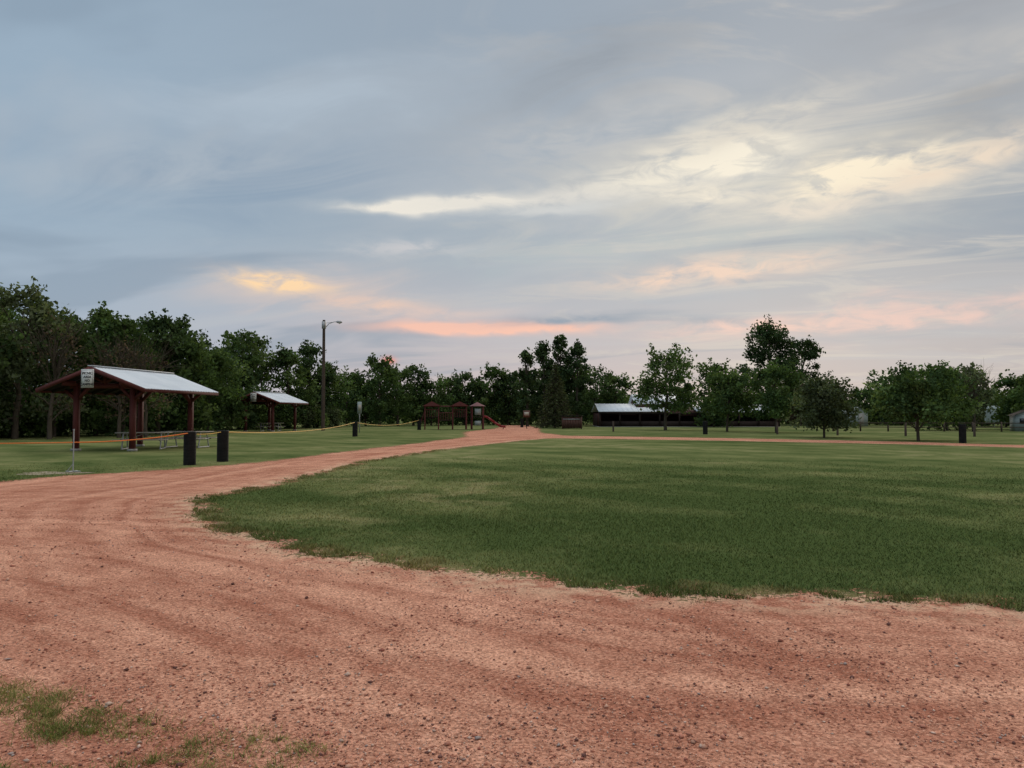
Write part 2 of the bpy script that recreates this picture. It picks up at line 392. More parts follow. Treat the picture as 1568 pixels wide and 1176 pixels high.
def tree(mb,x,y,H,W,trunk=.25,pal=GREEN,nl=6000,ls=.26,shape='round',K=None,twigs=False,crs=1.0):
    """one broadleaf tree: H height, W crown width, trunk = clear fraction"""
    K=K or int(46+W*3.5)
    zc0=H*trunk; ch=H-zc0
    C=[];Rr=[]
    lean=rng.normal(0,.03*H,2)
    lob=rng.uniform(0,6.28,3)
    for i in range(K):
        t=rng.random()**.85
        if shape=='round': env=math.sqrt(max(.05,1-(abs(t-.42)/.62)**2.4))
        elif shape=='poplar': env=.60+.40*math.sin(math.pi*min(1,t*.85+.12))
        elif shape=='spread': env=(.80+.2*math.sin(math.pi*t)) if t<.7 else math.sqrt(max(.06,1-((t-.7)/.36)**2))
        else: env=1-t*.7
        if shape=='poplar' and t>.75: env*=max(.25,1-(t-.75)*2.6)
        a=rng.uniform(0,6.28)
        env*=1+.12*math.sin(2*a+lob[0])+.10*math.sin(3*a+lob[1]+5*t)+.10*math.sin(9*t+lob[2])
        rr=env*W/2*math.sqrt(rng.uniform(.02,1))*.84
        cr=W*rng.uniform(.09,.19)*crs*(1.0 if W<7 else .85)
        z=zc0+ch*(.06+.94*t)-cr*.6
        if trunk>.15: z=max(z,zc0+cr*.35)
        C.append([x+math.cos(a)*rr+lean[0]*t,y+math.sin(a)*rr+lean[1]*t,max(z,cr*.6)]); Rr.append(cr)
    C=np.array(C);Rr=np.array(Rr)
    leaves(mb,C,Rr,max(8,int(nl/K)),ls,pal)
    J=rng.choice(K,K//2); D2=C[J]-np.array([x,y,zc0+ch*.35]); D2/=np.linalg.norm(D2,axis=1,keepdims=True)
    if trunk>.15: D2[:,2]=np.maximum(D2[:,2],-.1)
    leaves(mb,C[J]+D2*Rr[J][:,None]*rng.uniform(.7,1.4,(len(J),1)),Rr[J]*.4,max(4,int(nl/K*.14)),ls*.85,pal)
    tr=max(.06,H*.017); top=np.array([x+lean[0],y+lean[1],zc0+ch*.8])
    pts=limb(mb,(x,y,-.05),top,tr*1.25,tr*.2,.03,7,8)
    order=rng.permutation(K)[:min(K,16)]
    for i in order:
        c=C[i]; j=1+int(np.clip((c[2]-zc0*.8)/(top[2]+.01)*4.5,0,5)); p=pts[min(j,6)]
        if c[2]<p[2]-.3 and j>1: p=pts[j-1]
        limb(mb,p,c,tr*.42,tr*.08,.1,4,5)
    if twigs:
        for i in range(26):
            a=rng.uniform(0,6.28); t=rng.uniform(.4,1); p=pts[int(3+3*rng.random())]
            q=np.array([x+math.cos(a)*W*.5*t,y+math.sin(a)*W*.5*t,H*rng.uniform(.75,1.06)])
            limb(mb,p,q,.03,.01,.12,4,4)
            for _ in range(3):
                limb(mb,q*.6+np.array(p)*.4,q+rng.normal(0,.6,3),.015,.006,.1,3,3)
def shrub(mb,x,y,H,W,pal,nl=900,ls=.2):
    K=int(8+W*2); C=[];Rr=[]
    for i in range(K):
        a=rng.uniform(0,6.28); t=rng.random(); r=W/2*math.sqrt(rng.random())*.8*(1-.5*t)
        cr=min(H*.35,W*.2)*rng.uniform(.6,1.1)
        C.append([x+math.cos(a)*r,y+math.sin(a)*r,cr*.4+(H-cr*1.1)*t]); Rr.append(cr)
    leaves(mb,np.array(C),np.array(Rr),int(nl/K),ls,pal)

TM=[M_bark,M_leaf]
def one(name,x,y,H,W,**kw):
    mb=MB(); tree(mb,x,y,H,W,**kw); mb.build(name,TM)

# left woodland
w=MB()
for (tx,Y,H,W,pal,shp) in [
 (-.745,47,10.0,8,GREEN,'round'),(-.645,50,10.2,7,OLIVE,'round'),(-.595,54,8.8,6,GREEN,'round'),(-.70,56,10.2,7,GREEN,'round'),
 (-.54,58,9.6,6.4,GREEN,'round'),(-.505,57,8.9,6.5,GREEN,'round'),(-.46,62,9.6,7,DARK,'round'),
 (-.425,64,8.6,6.2,GREEN,'round'),(-.395,68,7.6,6,GREEN,'round'),
 (-.355,82,10.6,7,GREEN,'round'),(-.325,85,10.2,6.5,GREEN,'round'),(-.29,86,8.8,6.5,GREEN,'round'),(-.267,90,9.9,5.5,DARK,'round'),
 (-.245,92,7.8,6,GREEN,'round'),(-.86,48,10,8,GREEN,'round'),(-.98,46,10,8,GREEN,'round'),(-1.12,44,10,8,GREEN,'round'),(-1.3,42,10,9,DARK,'round'),
 (-.47,75,9.8,9,DARK,'round'),(-.38,80,8.6,9,DARK,'round'),(-.62,66,10.6,10,DARK,'round'),(-.54,70,10.2,9,DARK,'round'),(-.42,76,9.0,8,DARK,'round')]:
    tree(w,tx*Y,Y,H,W,.08,pal,6200 if Y<70 else 4200,.27 if Y<70 else .32,shp)
for i in range(64):
    f=i/63; tx=-.80+f*.56; Y=44+f**1.2*42+rng.uniform(-1,5)
    pal=[GREEN,OLIVE,DARK,LIGHT,GREEN][rng.integers(5)]
    shrub(w,tx*Y,Y+1.5,rng.uniform(2.2,5.0),rng.uniform(3.5,5.5),pal,1100,.24)
w.build('woodland_trees',TM)
for (tx,Y,H) in [(-.51,52,6.6),(-.475,53,6.2),(-.60,49,7.6)]:
    mb=MB(); tree(mb,tx*Y,Y,H,4.5,.2,RUST*1.1,700,.16,'round',twigs=True); mb.build('bare_tree',TM)

# distant tree line
w=MB()
for (tx,Y,H,W,pal) in [
 (-.215,104,7.4,6.5,GREEN),(-.19,106,7.6,6,DARK),(-.172,100,9.2,5.6,GREEN),(-.148,104,8.0,6.5,GREEN),(-.128,108,8.6,6,DARK),(-.105,108,7.0,7,GREEN),(-.082,112,7.2,6,GREEN),
 (-.062,112,7.8,5.5,DARK),(-.042,112,6.4,7,GREEN),(-.024,112,8.6,6,GREEN),(-.005,112,7.4,6,DARK),(.015,114,8.2,7,DARK),(.05,114,8.5,8,DARK),(.085,114,8.2,7,DARK),
 (.108,108,8.4,6.5,GREEN),(.134,110,7.2,6,GREEN),(.262,95,8.2,6.4,GREEN),(.285,100,6.8,6,DARK),
 (.375,105,5.6,6.5,RUST),(.395,108,5.2,7,DARK),(.415,112,5.6,6,DARK),(.46,112,5.4,7,GREEN),(.487,110,5.2,6,DARK),(.51,108,5.4,6.5,GREEN),
 (.565,75,6.0,6.0,GREEN),(.588,80,6.6,5.8,OLIVE),(.61,100,5.0,7,DARK),(.635,105,5.0,7,GREEN),(.658,80,5.8,5.6,GREEN),(.69,74,5.4,6,GREEN),(.75,76,6,6,DARK),(.85,70,6,6,GREEN)]:
    tree(w,tx*Y,Y,H,W,.08,pal,2900,.34,'round')
for i in range(130):
    tx=-.30+i/129*1.25; Y=rng.uniform(116,140)
    H=rng.uniform(4.0,6.4) if tx<.15 or tx>.9 else rng.uniform(3.0,4.8)
    shrub(w,tx*Y,Y,H,rng.uniform(6,9),[GREEN,DARK,DARK,GREEN][rng.integers(4)],700,.45)
w.build('distant_tree_line',TM)

for (tx,Y,H,W) in [(.020,100,9.8,4.0),(.042,102,11.2,4.2),(.062,101,12.1,4.2),(.084,100,11.2,4.0)]:
    one('poplar_tree',tx*Y,Y,H,W,trunk=.05,pal=DARK*1.1,nl=4300,ls=.30,shape='poplar',crs=1.1)
one('shade_tree',.199*76,76,8.1,6.8,trunk=.26,pal=GREEN,nl=5600,ls=.26,shape='spread')
one('shade_tree',.279*70,70,5.6,5.2,trunk=.30,pal=GREEN,nl=4600,ls=.24)
one('cottonwood_tree',.336*112,112,14.9,10.0,trunk=.10,pal=DARK,nl=9500,ls=.34,shape='round',K=100)
one('cottonwood_tree',.381*115,115,13.0,7.2,trunk=.10,pal=DARK,nl=5400,ls=.34)
one('shade_tree',.343*66,66,6.0,5.4,trunk=.22,pal=GREEN*1.1,nl=5800,ls=.23)
one('shade_tree',.405*52,52,4.1,5.0,trunk=.20,pal=OLIVE*.75,nl=6200,ls=.20,K=75)
one('shade_tree',.527*46,46,4.6,5.6,trunk=.32,pal=GREEN*1.2,nl=10000,ls=.19,shape='spread',K=95)
one('bare_tree',.60*72,72,5.7,4.0,trunk=.2,pal=OLIVE,nl=900,ls=.22,twigs=True)

# spruce
mb=MB(); X,Y,H=.056*88,88,7.6
limb(mb,(X,Y,0),(X,Y,H),.16,.02,0,6,8)
CC=[];RR=[]
for i in range(24):
    t=i/23; z=.5+t*(H-.9); r=2.45*(1-t)**.85+.12
    nb=max(4,int(11*(1-t)+4))
    for j in range(nb):
        a=j*6.283/nb+i*1.1+rng.uniform(-.2,.2); rr=r*rng.uniform(.8,1.1)
        limb(mb,(X,Y,z+.15),(X+math.cos(a)*rr,Y+math.sin(a)*rr,z-.22*rr),.035,.01,.02,2,4)
        for s in (.35,.65,.95):
            CC.append([X+math.cos(a)*rr*s,Y+math.sin(a)*rr*s,z-.22*rr*s]); RR.append(.34*(1.25-s*.6)*(1-.45*t))
leaves(mb,np.array(CC),np.array(RR),9,.20,np.array([[.056,.070,.034],[.066,.082,.040],[.080,.092,.048]]),.5)
mb.build('spruce_tree',TM)

# ------------------------------------------------------------------ picnic shelters
def shelter(loc,rz,roofm=M_roof,W=4.9,L=5.6,eave=2.62,ridge=3.55,px=1.32,py0=.45,py1=5.1,name='picnic_shelter'):
    e=empty(name,loc,rz)
    hw=W/2; sl=(ridge-eave)/hw
    rf=MB()
    L0,L1=-.55,L
    n=int((L1-L0)/.23)
    for s in(-1,1):
        ysx=[];zz=[]
        for k in range(n):
            y0=L0+(L1-L0)*k/n; dy=(L1-L0)/n
            ysx+= [y0,y0+dy*.62,y0+dy*.74,y0+dy*.88]; zz+=[0,0,.03,.03]
        ysx.append(L1); zz.append(0)
        V=[];F=[]
        for i,(yy,h) in enumerate(zip(ysx,zz)):
            V.append([0,yy,ridge+.06+h]); V.append([s*(hw+.06),yy,eave+.06-sl*.06+h])
            if i: F.append([2*i-2,2*i-1,2*i+1,2*i] if s>0 else [2*i-2,2*i,2*i+1,2*i-1])
        rf.add(V,F)
    rf.beam((0,L0,ridge+.1),(0,L1,ridge+.1),.26,.03)
    rf.build('metal_roofing',[roofm],parent=e)
    d=MB()
    for s in(-1,1):
        V=[[0,L0+.02,ridge+.045],[s*hw,L0+.02,eave+.045],[s*hw,L1-.02,eave+.045],[0,L1-.02,ridge+.045]]
        V+=[[x,y,z-.05] for x,y,z in V]
        d.add(V,[[0,1,2,3],[7,6,5,4],[0,4,5,1],[1,5,6,2],[2,6,7,3],[3,7,4,0]],1)
        for yy in (L0,L1): d.beam((0,yy,ridge-.02),(s*(hw+.03),yy,eave-.03),.05,.17,0)
        d.beam((s*(hw+.02),L0,eave-.02),(s*(hw+.02),L1,eave-.02),.05,.15,0)
        for k in range(1,7):
            yy=L0+(L1-L0)*k/7; d.beam((0,yy,ridge-.07),(s*hw*.98,yy,eave-.06),.05,.12,1)
    d.build('fascia_and_rafters',[M_red,M_darkwood],parent=e)
    p=MB()
    zt=eave+(hw-px)*sl-.1
    for s in(-1,1):
        for yy in(py0,py1):
            p.beam((s*px,yy,-.02),(s*px,yy,zt),.20,.20,0)
            p.beam((s*px,yy,zt-.75),(s*(px-.65),yy,zt-.12),.12,.12,0)
            p.beam((s*px,yy,zt-.75),(s*(px+.55),yy,zt-.30),.12,.12,0)
            p.beam((s*px,yy,zt-.85),(s*px,yy+(.7 if yy<2 else -.7),zt-.12),.12,.12,0)
            p.box((s*px,yy,.05),(.30,.30,.10),mat=1)
        p.beam((s*px,L0+.1,zt-.02),(s*px,L1-.1,zt-.02),.12,.22,0)
    for yy in(py0,py1):
        p.beam((-px-.3,yy,zt-.13),(px+.3,yy,zt-.13),.12,.2,0)
        p.beam((0,yy,zt-.1),(0,yy,ridge-.06),.11,.11,0)
        for s in(-1,1): p.beam((0,yy,zt),(s*.62,yy,ridge-.05-.62*sl),.09,.1,0)
    p.build('posts_and_braces',[M_red,M_conc],parent=e)
    return e
def table(loc,rz):
    e=empty('picnic_table',loc,rz); mb=MB()
    for k in range(5): mb.box((0,-.31+k*.155,.75),(2.3,.14,.04))
    for s in(-1,1):
        for k in range(2): mb.box((0,s*(.66+k*.135),.44),(2.3,.125,.04))
    mb.build('planks',[M_grey],parent=e)
    f=MB()
    for x in(-.8,.8):
        f.tube([(x,-.78,.405),(x,.78,.405)],.03)
        f.tube([(x,-.30,.715),(x,.30,.715)],.03)
        for s in(-1,1): f.tube([(x,s*.30,.715),(x,s*.42,.4),(x,s*.55,.03)],.03)
        f.tube([(x,-.6,.02),(x,.6,.02)],.03)
        f.tube([(x,0,.4),(0,0,.7)],.02)
    f.build('frame',[M_steel],parent=e)

def sign_text(parent,lines,size,y,z0,dz,w):
    for i,tx in enumerate(lines):
        cu=bpy.data.curves.new('lettering','FONT'); cu.body=tx; cu.size=size; cu.align_x='CENTER'; cu.extrude=.002; cu.offset=.004
        ob=bpy.data.objects.new('lettering',cu); S.collection.objects.link(ob)
        dg=bpy.context.evaluated_depsgraph_get(); me=bpy.data.meshes.new_from_object(ob.evaluated_get(dg))
        bpy.data.objects.remove(ob); me.materials.clear(); me.materials.append(M_ink)
        o2=bpy.data.objects.new('lettering',me); S.collection.objects.link(o2); o2.parent=parent
        o2.location=(0,y,z0-i*dz); o2.rotation_euler=(R(90),0,0)
def area_sign(loc,rz,w=.56,h=.78):
    e=empty('picnic_area_sign',loc,rz); mb=MB()
    mb.box((0,0,0),(w,.025,h))
    mb.box((0,.02,0),(.05,.02,h*.9),mat=1)
    for a,b,c,d2 in((0,h/2-.035,w-.05,.012),(0,-h/2+.035,w-.05,.012)): mb.box((a,-.0145,b),(c,.004,d2),mat=1)
    for s in(-1,1): mb.box((s*(w/2-.03),-.0145,0),(.012,.004,h-.1),mat=1)
    mb.build('panel',[M_white,M_ink],parent=e)
    sign_text(e,['PICNIC','AREA','NO','CAMPING'],.145*w/.56,-.018,h*.22,h*.2,w)

A1=R(-7); S1=(-17.75,33.0,0)
shelter(S1,A1)
area_sign((S1[0]-.10,S1[1]-.68,3.10),A1)
table((-16.9,35.4,0),R(14)); table((-15.7,37.3,0),R(-3)); 
A2=R(-9); S2=(-23.2,70.0,0)
shelter(S2,A2); area_sign((S2[0]-.1,S2[1]-.68,3.12),A2)
table((-22.7,72.5,0),R(3))

# ------------------------------------------------------------------ bollards, ropes, posts
def bollard(x,y,h=1.05,r=.185):
    mb=MB(); prof=[(r*.98,-.03),(r*1.02,.02),(r,.06)]
    k=9
    for i in range(k):
        z=.08+(h-.16)*i/k; prof+=[(r,z),(r*1.025,z+.02),(r,z+.04)]
    prof+=[(r*1.03,h-.05),(r*1.03,h-.015),(r*.97,h),(r*.86,h+.004),(r*.84,h-.03)]
    n=20; V=[];F=[]
    for (rr,z) in prof:
        for j in range(n):
            t=6.2832*j/n; V.append([x+math.cos(t)*rr,y+math.sin(t)*rr,z])
    for i in range(len(prof)-1):
        for j in range(n): F.append([i*n+j,i*n+(j+1)%n,(i+1)*n+(j+1)%n,(i+1)*n+j])
    mb.add(V,F)
    top=V[-n:]; mb.add(top+[[x,y,h-.03]],[[j,(j+1)%n,n] for j in range(n)],1)
    mb.build('bollard',[M_black,M_darkwood],smooth=False)
for b in [(-10.15,24.3),(-9.75,26.0),(-11.2,55),(-9.4,78),(1.2,93),(15.3,61),(24.9,42.6)]: bollard(*b)
def thinpost(x,y,h=.95):
    mb=MB(); mb.tube([(x,y,-.02),(x,y,h-.03),(x,y,h)],[.085,.08,.05],8); mb.build('wooden_post',[M_pole])
for b in [(21.0,61),(24.5,58),(28.6,56),(33,55),(36.5,54),(9.2,70)]: thinpost(*b)
def rope(name,p,q,sag,mat,r=.012,n=14):
    p=Vector(p);q=Vector(q); mb=MB(); pts=[]
    for i in range(n+1):
        t=i/n; v=p.lerp(q,t); v.z-=sag*4*t*(1-t); pts.append(v)
    mb.tube(pts,r,6); mb.build(name,[mat])
rope('orange_rope',(-26,22.5,.92),(-12.0,21.3,.82),.10,M_orange,.018)
rope('orange_rope',(-12.0,21.3,.82),(-10.15,24.1,1.0),.06,M_orange,.018)
rope('yellow_rope',(-10.15,24.1,1.0),(-9.75,25.8,1.0),.05,M_yellow,.014)
rope('yellow_rope',(-9.75,26.0,1.0),(-11.2,54.8,1.0),.25,M_yellow,.022)
rope('yellow_rope',(-11.2,55,1.0),(-9.4,78,1.0),.35,M_yellow,.022)
def stake(x,y,h=1.15):
    mb=MB(); mb.tube([(x,y,-.02),(x,y,h)],.016); mb.tube([(x,y,h),(x,y,h+.04)],.022)
    mb.tube([(x-.2,y,.03),(x+.2,y,.03)],.014); mb.tube([(x,y-.2,.03),(x,y+.2,.03)],.014)
    mb.tube([(x-.16,y,.04),(x,y,.24)],.01); mb.build('rope_stake',[M_steel])
stake(-12.05,21.2)
mb=MB(); n=40; V=[[-12.5,20.9,.006]]
for j in range(n):
    t=6.2832*j/n; r=1+.25*math.sin(3*t+1)+.15*math.sin(7*t)+rng.uniform(-.12,.12)
    V.append([-12.5+math.cos(t)*.8*r,20.9+math.sin(t)*.55*r,.006])
mb.add(V,[[0,1+j,1+(j+1)%n] for j in range(n)]); mb.build('bare_dirt_patch',[M_dirt])

# ------------------------------------------------------------------ street lamp
e=empty('street_lamp',(-18.4,75,0)); mb=MB()
mb.tube([(0,0,-.1),(0,0,5),(0,0,10.8)],[.19,.165,.13],12); mb.build('wooden_pole',[M_pole],True,e)
mb=MB(); mb.tube([(.1,0,10.0),(.5,0,10.45),(1.0,0,10.62),(1.35,0,10.62)],.035,8); mb.tube([(.1,0,10.5),(.9,0,10.6)],.02,6)
mb.box((0,0,10.3),(.34,.34,.7)); mb.build('arm',[M_steel],False,e)
mb=MB(); mb.tube([(1.2,0,10.62),(1.35,0,10.62),(1.65,0,10.6),(1.78,0,10.57)],[.06,.13,.13,.05],10)
mb.tube([(1.52,0,10.55),(1.52,0,10.42)],[.12,.07],10,1); mb.build('lamp_head',[M_steel,M_white],False,e)

def post_sign(name,x,y,h,pw,ph,mat=M_white,post=M_steel):
    e=empty(name,(x,y,0)); mb=MB(); mb.beam((0,.03,-.02),(0,.03,h),.07,.07); mb.build('post',[post],False,e)
    mb=MB(); mb.box((0,-.02,h-ph/2),(pw,.03,ph)); mb.box((0,-.04,h-ph/2),(pw*.7,.006,ph*.5),mat=1); mb.build('panel',[mat,M_grey],False,e)
post_sign('notice_sign',-.198*66,66,2.65,.36,1.0,M_siding)
post_sign('information_sign',.019*84,84,2.0,.75,.75,M_brown,M_darkwood)

# brown bin enclosure
e=empty('waste_bin_enclosure',(6.55,84,0),R(-8)); mb=MB()
for s in(-1,1):
    for k in range(7): mb.box((-.86+k*.287,s*.6,.68),(.27,.04,1.2))
    for k in range(4): mb.box((s*1.02,-.44+k*.293,.68),(.04,.27,1.2))
    for a in(-1,1): mb.box((s*1.02,a*.62,.68),(.1,.1,1.36))
mb.build('boards',[M_brown],False,e)
mb=MB(); mb.box((0,0,1.40),(2.3,1.5,.07),mat=0); mb.box((0,-.63,1.05),(1.9,.03,.08),mat=1); mb.build('lid',[M_darkwood,M_steel],False,e)

# ------------------------------------------------------------------ playground: open climbing frame + tower with slide
e=empty('playground_set',(-6.9,80,0),R(6),1.12); mb=MB()
PX=[-1.9,-.65,.65,1.9]
for x in PX:
    for y in(-.75,.75): mb.tube([(x,y,0),(x,y,2.2)],.055,8,0)
for y in(-.75,.75):
    mb.tube([(-2.0,y,2.15),(2.0,y,2.15)],.045,6,0)
for x in PX: mb.tube([(x,-.75,2.15),(x,.75,2.15)],.045,6,0)
for (xa,xb,z) in [(-1.9,-.65,1.15),(-.65,.65,.85),(.65,1.9,1.15)]:
    mb.box(((xa+xb)/2,0,z),(xb-xa,1.45,.07),mat=1)
    for y in(-.75,.75):
        mb.tube([(xa,y,z+.7),(xb,y,z+.7)],.03,6,0)
        for k in range(1,6): mb.tube([(xa+(xb-xa)*k/6,y,z),(xa+(xb-xa)*k/6,y,z+.7)],.018,5,0)
for (cx) in (-1.275,1.275):
    V=[[cx-.85,-1,2.17],[cx+.85,-1,2.17],[cx+.85,1,2.17],[cx-.85,1,2.17],[cx,-1,2.6],[cx,1,2.6]]
    mb.add(V,[[0,4,5,3],[1,2,5,4]],1); mb.add(V,[[0,1,4],[2,3,5]],0)
for k in range(5): mb.tube([(-1.95-.5*(1-k/4),-.35,.2+k*.22),(-1.95-.5*(1-k/4),.35,.2+k*.22)],.025,6,0)
for y in(-.37,.37): mb.tube([(-2.5,y,0),(-1.9,y,1.8)],.035,6,0)
mb.build('climbing_frame',[M_redpl,M_darkwood,M_white],False,e)
e=empty('playground_slide',(-3.6,81,0),R(8),1.08); mb=MB()
for x in(-.6,.5):
    for y in(-.55,.55): mb.tube([(x,y,0),(x,y,2.3)],.055,8,0)
mb.box((-.05,0,1.2),(1.15,1.15,.07),mat=1)
mb.box((-.05,-.6,1.7),(.6,.03,.6),mat=2); mb.box((-.05,-.6,.6),(.6,.03,.45),mat=2)
V=[[-.8,-.75,2.25],[.7,-.75,2.25],[.7,.75,2.25],[-.8,.75,2.25],[-.05,0,2.65]]
mb.add(V,[[0,1,4],[1,2,4],[2,3,4],[3,0,4]],0)
sl=[(.5,1.2),(.9,1.1),(1.6,.6),(2.2,.22),(2.7,.16)]
for i in range(4):
    (x0,z0),(x1,z1)=sl[i],sl[i+1]
    mb.beam((x0,0,z0),(x1,0,z1),.5,.04,3)
    for s in(-1,1): mb.beam((x0,s*.27,z0+.1),(x1,s*.27,z1+.1),.04,.2,3)
mb.tube([(2.5,0,.15),(2.5,0,0)],.04,6,1)
mb.build('tower_and_chute',[M_redpl,M_darkwood,M_siding,M_slide],False,e)

# ------------------------------------------------------------------ pavilion
e=empty('pavilion_building',(22.2,96,0),0)
mb=MB(); D=9.0; ze=1.95; zr=2.95
def gable(mb,x0,x1,y0,y1,ze,zr,mat=0,th=.08,ribs=True):
    ym=(y0+y1)/2
    for (ya,yb,za,zb) in((y0,ym,ze,zr),(ym,y1,zr,ze)):
        V=[[x0,ya,za],[x1,ya,za],[x1,yb,zb],[x0,yb,zb]]; V+=[[a,b,c-th] for a,b,c in V]
        mb.add(V,[[0,1,2,3],[7,6,5,4],[0,4,5,1],[1,5,6,2],[2,6,7,3],[3,7,4,0]],mat)
        if ribs:
            k=int((x1-x0)/.6)
            for i in range(k+1):
                x=x0+.03+(x1-x0-.06)*i/k; mb.beam((x,ya,za+.02),(x,yb,zb+.02),.04,.04,mat)
gable(mb,-11.4,-2.6,0,D,ze,zr); gable(mb,1.0,11.4,.2,D,ze-.05,zr-.15)
gable(mb,-6.6,.6,2.2,7.4,2.95,4.2)
mb.build('metal_roof',[M_roof],False,e)
mb=MB(); gable(mb,-2.6,1.0,.5,D,ze-.2,zr-.3); mb.build('lower_link_roof',[M_redwall],False,e)
mb=MB()
for i in range(10): mb.beam((-11.2+i*22.4/9,.35,0),(-11.2+i*22.4/9,.35,ze-.15),.18,.18,2)
mb.box((0,.35,ze-.28),(22.4,.14,.18),mat=2); mb.box((0,D-.5,.95),(22.4,.12,1.9)); 
for s in(-1,1): mb.box((s*11.1,D/2,.85),(.1,D-.9,1.7))
mb.box((0,.5,.35),(22.2,.06,.7),mat=2)
for k in range(5): mb.box((-9+k*4.4,4.2,.75),(2.2,.8,.06),mat=2); mb.box((-9+k*4.4,4.2,.36),(.2,.6,.72),mat=2)
mb.box((-3.0,4.8,2.75),(6.6,4.9,.6),mat=1)
for xx in(-6.3,.25):
    mb.add([[xx,2.35,2.94],[xx,7.25,2.94],[xx,4.8,4.08],[xx+.05,2.35,2.94],[xx+.05,7.25,2.94],[xx+.05,4.8,4.08]],[[0,2,1],[3,4,5]],1)
mb.build('walls_and_posts',[M_redwall,M_brown,M_darkwood],False,e)
mb=MB(); mb.box((0,D/2,-.02),(22.6,D,.1)); mb.build('floor_slab',[M_conc],False,e)

def shed(x,y,rz,name='storage_shed',sc=1,wall=M_siding,roof=M_siding):
    e=empty(name,(x,y,0),rz,sc); mb=MB(); mb.box((0,0,.95),(2.8,2.6,1.9)); 
    mb.add([[-1.4,-1.3,1.9],[1.4,-1.3,1.9],[0,-1.3,2.5],[-1.4,1.3,1.9],[1.4,1.3,1.9],[0,1.3,2.5]],[[0,1,2],[4,3,5]])
    mb.box((.4,-1.32,.85),(.8,.05,1.7),mat=1); mb.box((-.7,-1.32,1.2),(.6,.05,.6),mat=2); mb.build('walls',[wall,M_conc,M_glass],False,e)
    mb=MB()
    for s in(-1,1): mb.beam((0,-1.5,2.53),(0,1.5,2.53),.1,.05); mb.add([[0,-1.5,2.55],[s*1.65,-1.5,1.84],[s*1.65,1.5,1.84],[0,1.5,2.55]],[[0,1,2,3]])
    mb.build('roof',[roof],False,e)
shed(.442*104,104,R(10)); shed(.668*72,72,R(-20),'small_house',.8,M_siding,M_darkwood)
def camper(x,y,rz):
    e=empty('camper_trailer',(x,y,0),rz); mb=MB()
    prof=[(-2.6,.5),(2.3,.5),(2.75,1.1),(2.7,2.1),(2.3,2.6),(-2.5,2.6),(-2.7,2.2),(-2.7,.8)]
    n=len(prof); V=[[a,-1.1,b] for a,b in prof]+[[a,1.1,b] for a,b in prof]
    mb.add(V,[[i,(i+1)%n,n+(i+1)%n,n+i] for i in range(n)]); mb.add(V[:n],[list(range(n))]); mb.add(V[n:],[list(range(n))[::-1]])
    for x0 in(-1.6,1.5): mb.box((x0,-1.115,1.75),(1.0,.03,.6),mat=1)
    mb.box((.2,-1.115,1.45),(.65,.03,1.7),mat=2); mb.box((0,-1.12,.85),(5.1,.02,.12),mat=3)
    for x0 in(-.8,.0): mb.tube([(x0-.3,-1.12,.33),(x0-.3,-.9,.33)],.33,14,1)
    mb.beam((2.6,0,.55),(3.7,0,.5),.1,.1,2); mb.tube([(3.6,0,0),(3.6,0,.55)],.04,6,2)
    mb.build('body',[M_siding,M_glass,M_steel,M_redpl],False,e)
camper(.628*94,94,R(60)); camper(.49*118,118,R(70))
mb=MB()
for i in range(22):
    x=30+i*2.4; y=72-i*.35; mb.beam((x,y,-.02),(x,y,.9),.11,.11)
    if i: 
        for z in(.4,.78): mb.beam((x-2.4,y+.35,z),(x,y,z),.04,.07)
mb.build('rail_fence',[M_pole])

# ------------------------------------------------------------------ sky
W=bpy.data.worlds.new('World'); S.world=W; W.use_nodes=True
t=NT(W.node_tree); o=t.n('ShaderNodeOutputWorld'); bg=t.n('ShaderNodeBackground'); bg.inputs[1].default_value=.1
SUN_AZ=18; SUN_EL=17
sky=t.n('ShaderNodeTexSky'); sky.sky_type='NISHITA'; sky.sun_disc=False
sky.sun_elevation=R(SUN_EL); sky.sun_rotation=R(SUN_AZ)
D=t.n('ShaderNodeTexCoord').outputs['Generated']
x,y,z=t.sep(D)
h=t.m('SQRT',t.m('SUBTRACT',1.0,t.m('MULTIPLY',z,z)))
az=t.m('MULTIPLY',t.m('ARCTAN2',x,y),57.2958); el=t.m('MULTIPLY',t.m('ARCTAN2',z,h),57.2958)
zz=t.m('ADD',t.m('MAXIMUM',z,0.0),.13)
px=t.m('DIVIDE',x,zz); py=t.m('DIVIDE',y,zz)
va=R(-72); dx,dy=math.sin(va),math.cos(va)
ca=t.m('ADD',t.m('MULTIPLY',px,dx),t.m('MULTIPLY',py,dy)); cb=t.m('ADD',t.m('MULTIPLY',px,dy),t.m('MULTIPLY',py,-dx))
S1n=t.noise(t.vec(t.m('MULTIPLY',ca,.6),t.m('MULTIPLY_ADD',cb,1.35,3.3),0),1,4,.5,.4)
S2n=t.noise(t.vec(t.m('MULTIPLY',ca,1.5),t.m('MULTIPLY_ADD',cb,3.2,41.7),0),1,5,.62,.7)
fine=t.noise(t.vec(t.m('MULTIPLY',az,.30),t.m('MULTIPLY_ADD',el,.95,12.3),0),1,5,.62,.4)
wq=t.vec(t.m('MULTIPLY',az,.12),t.m('MULTIPLY_ADD',el,.33,70.0),0)
wn=t.n('ShaderNodeTexNoise'); wn.noise_dimensions='2D'; t.put(wn.inputs['Vector'],wq); wn.inputs['Scale'].default_value=1; wn.inputs['Detail'].default_value=3; wn.inputs['Roughness'].default_value=.6
wr=t.sep(wn.outputs['Color'])
azw=t.m('ADD',az,t.m('MULTIPLY_ADD',wr[0],7,-3.5)); elw=t.m('ADD',el,t.m('MULTIPLY_ADD',wr[1],3.4,-1.7))
els=t.m('ADD',el,t.m('MULTIPLY_ADD',wr[1],1.2,-.6)); 
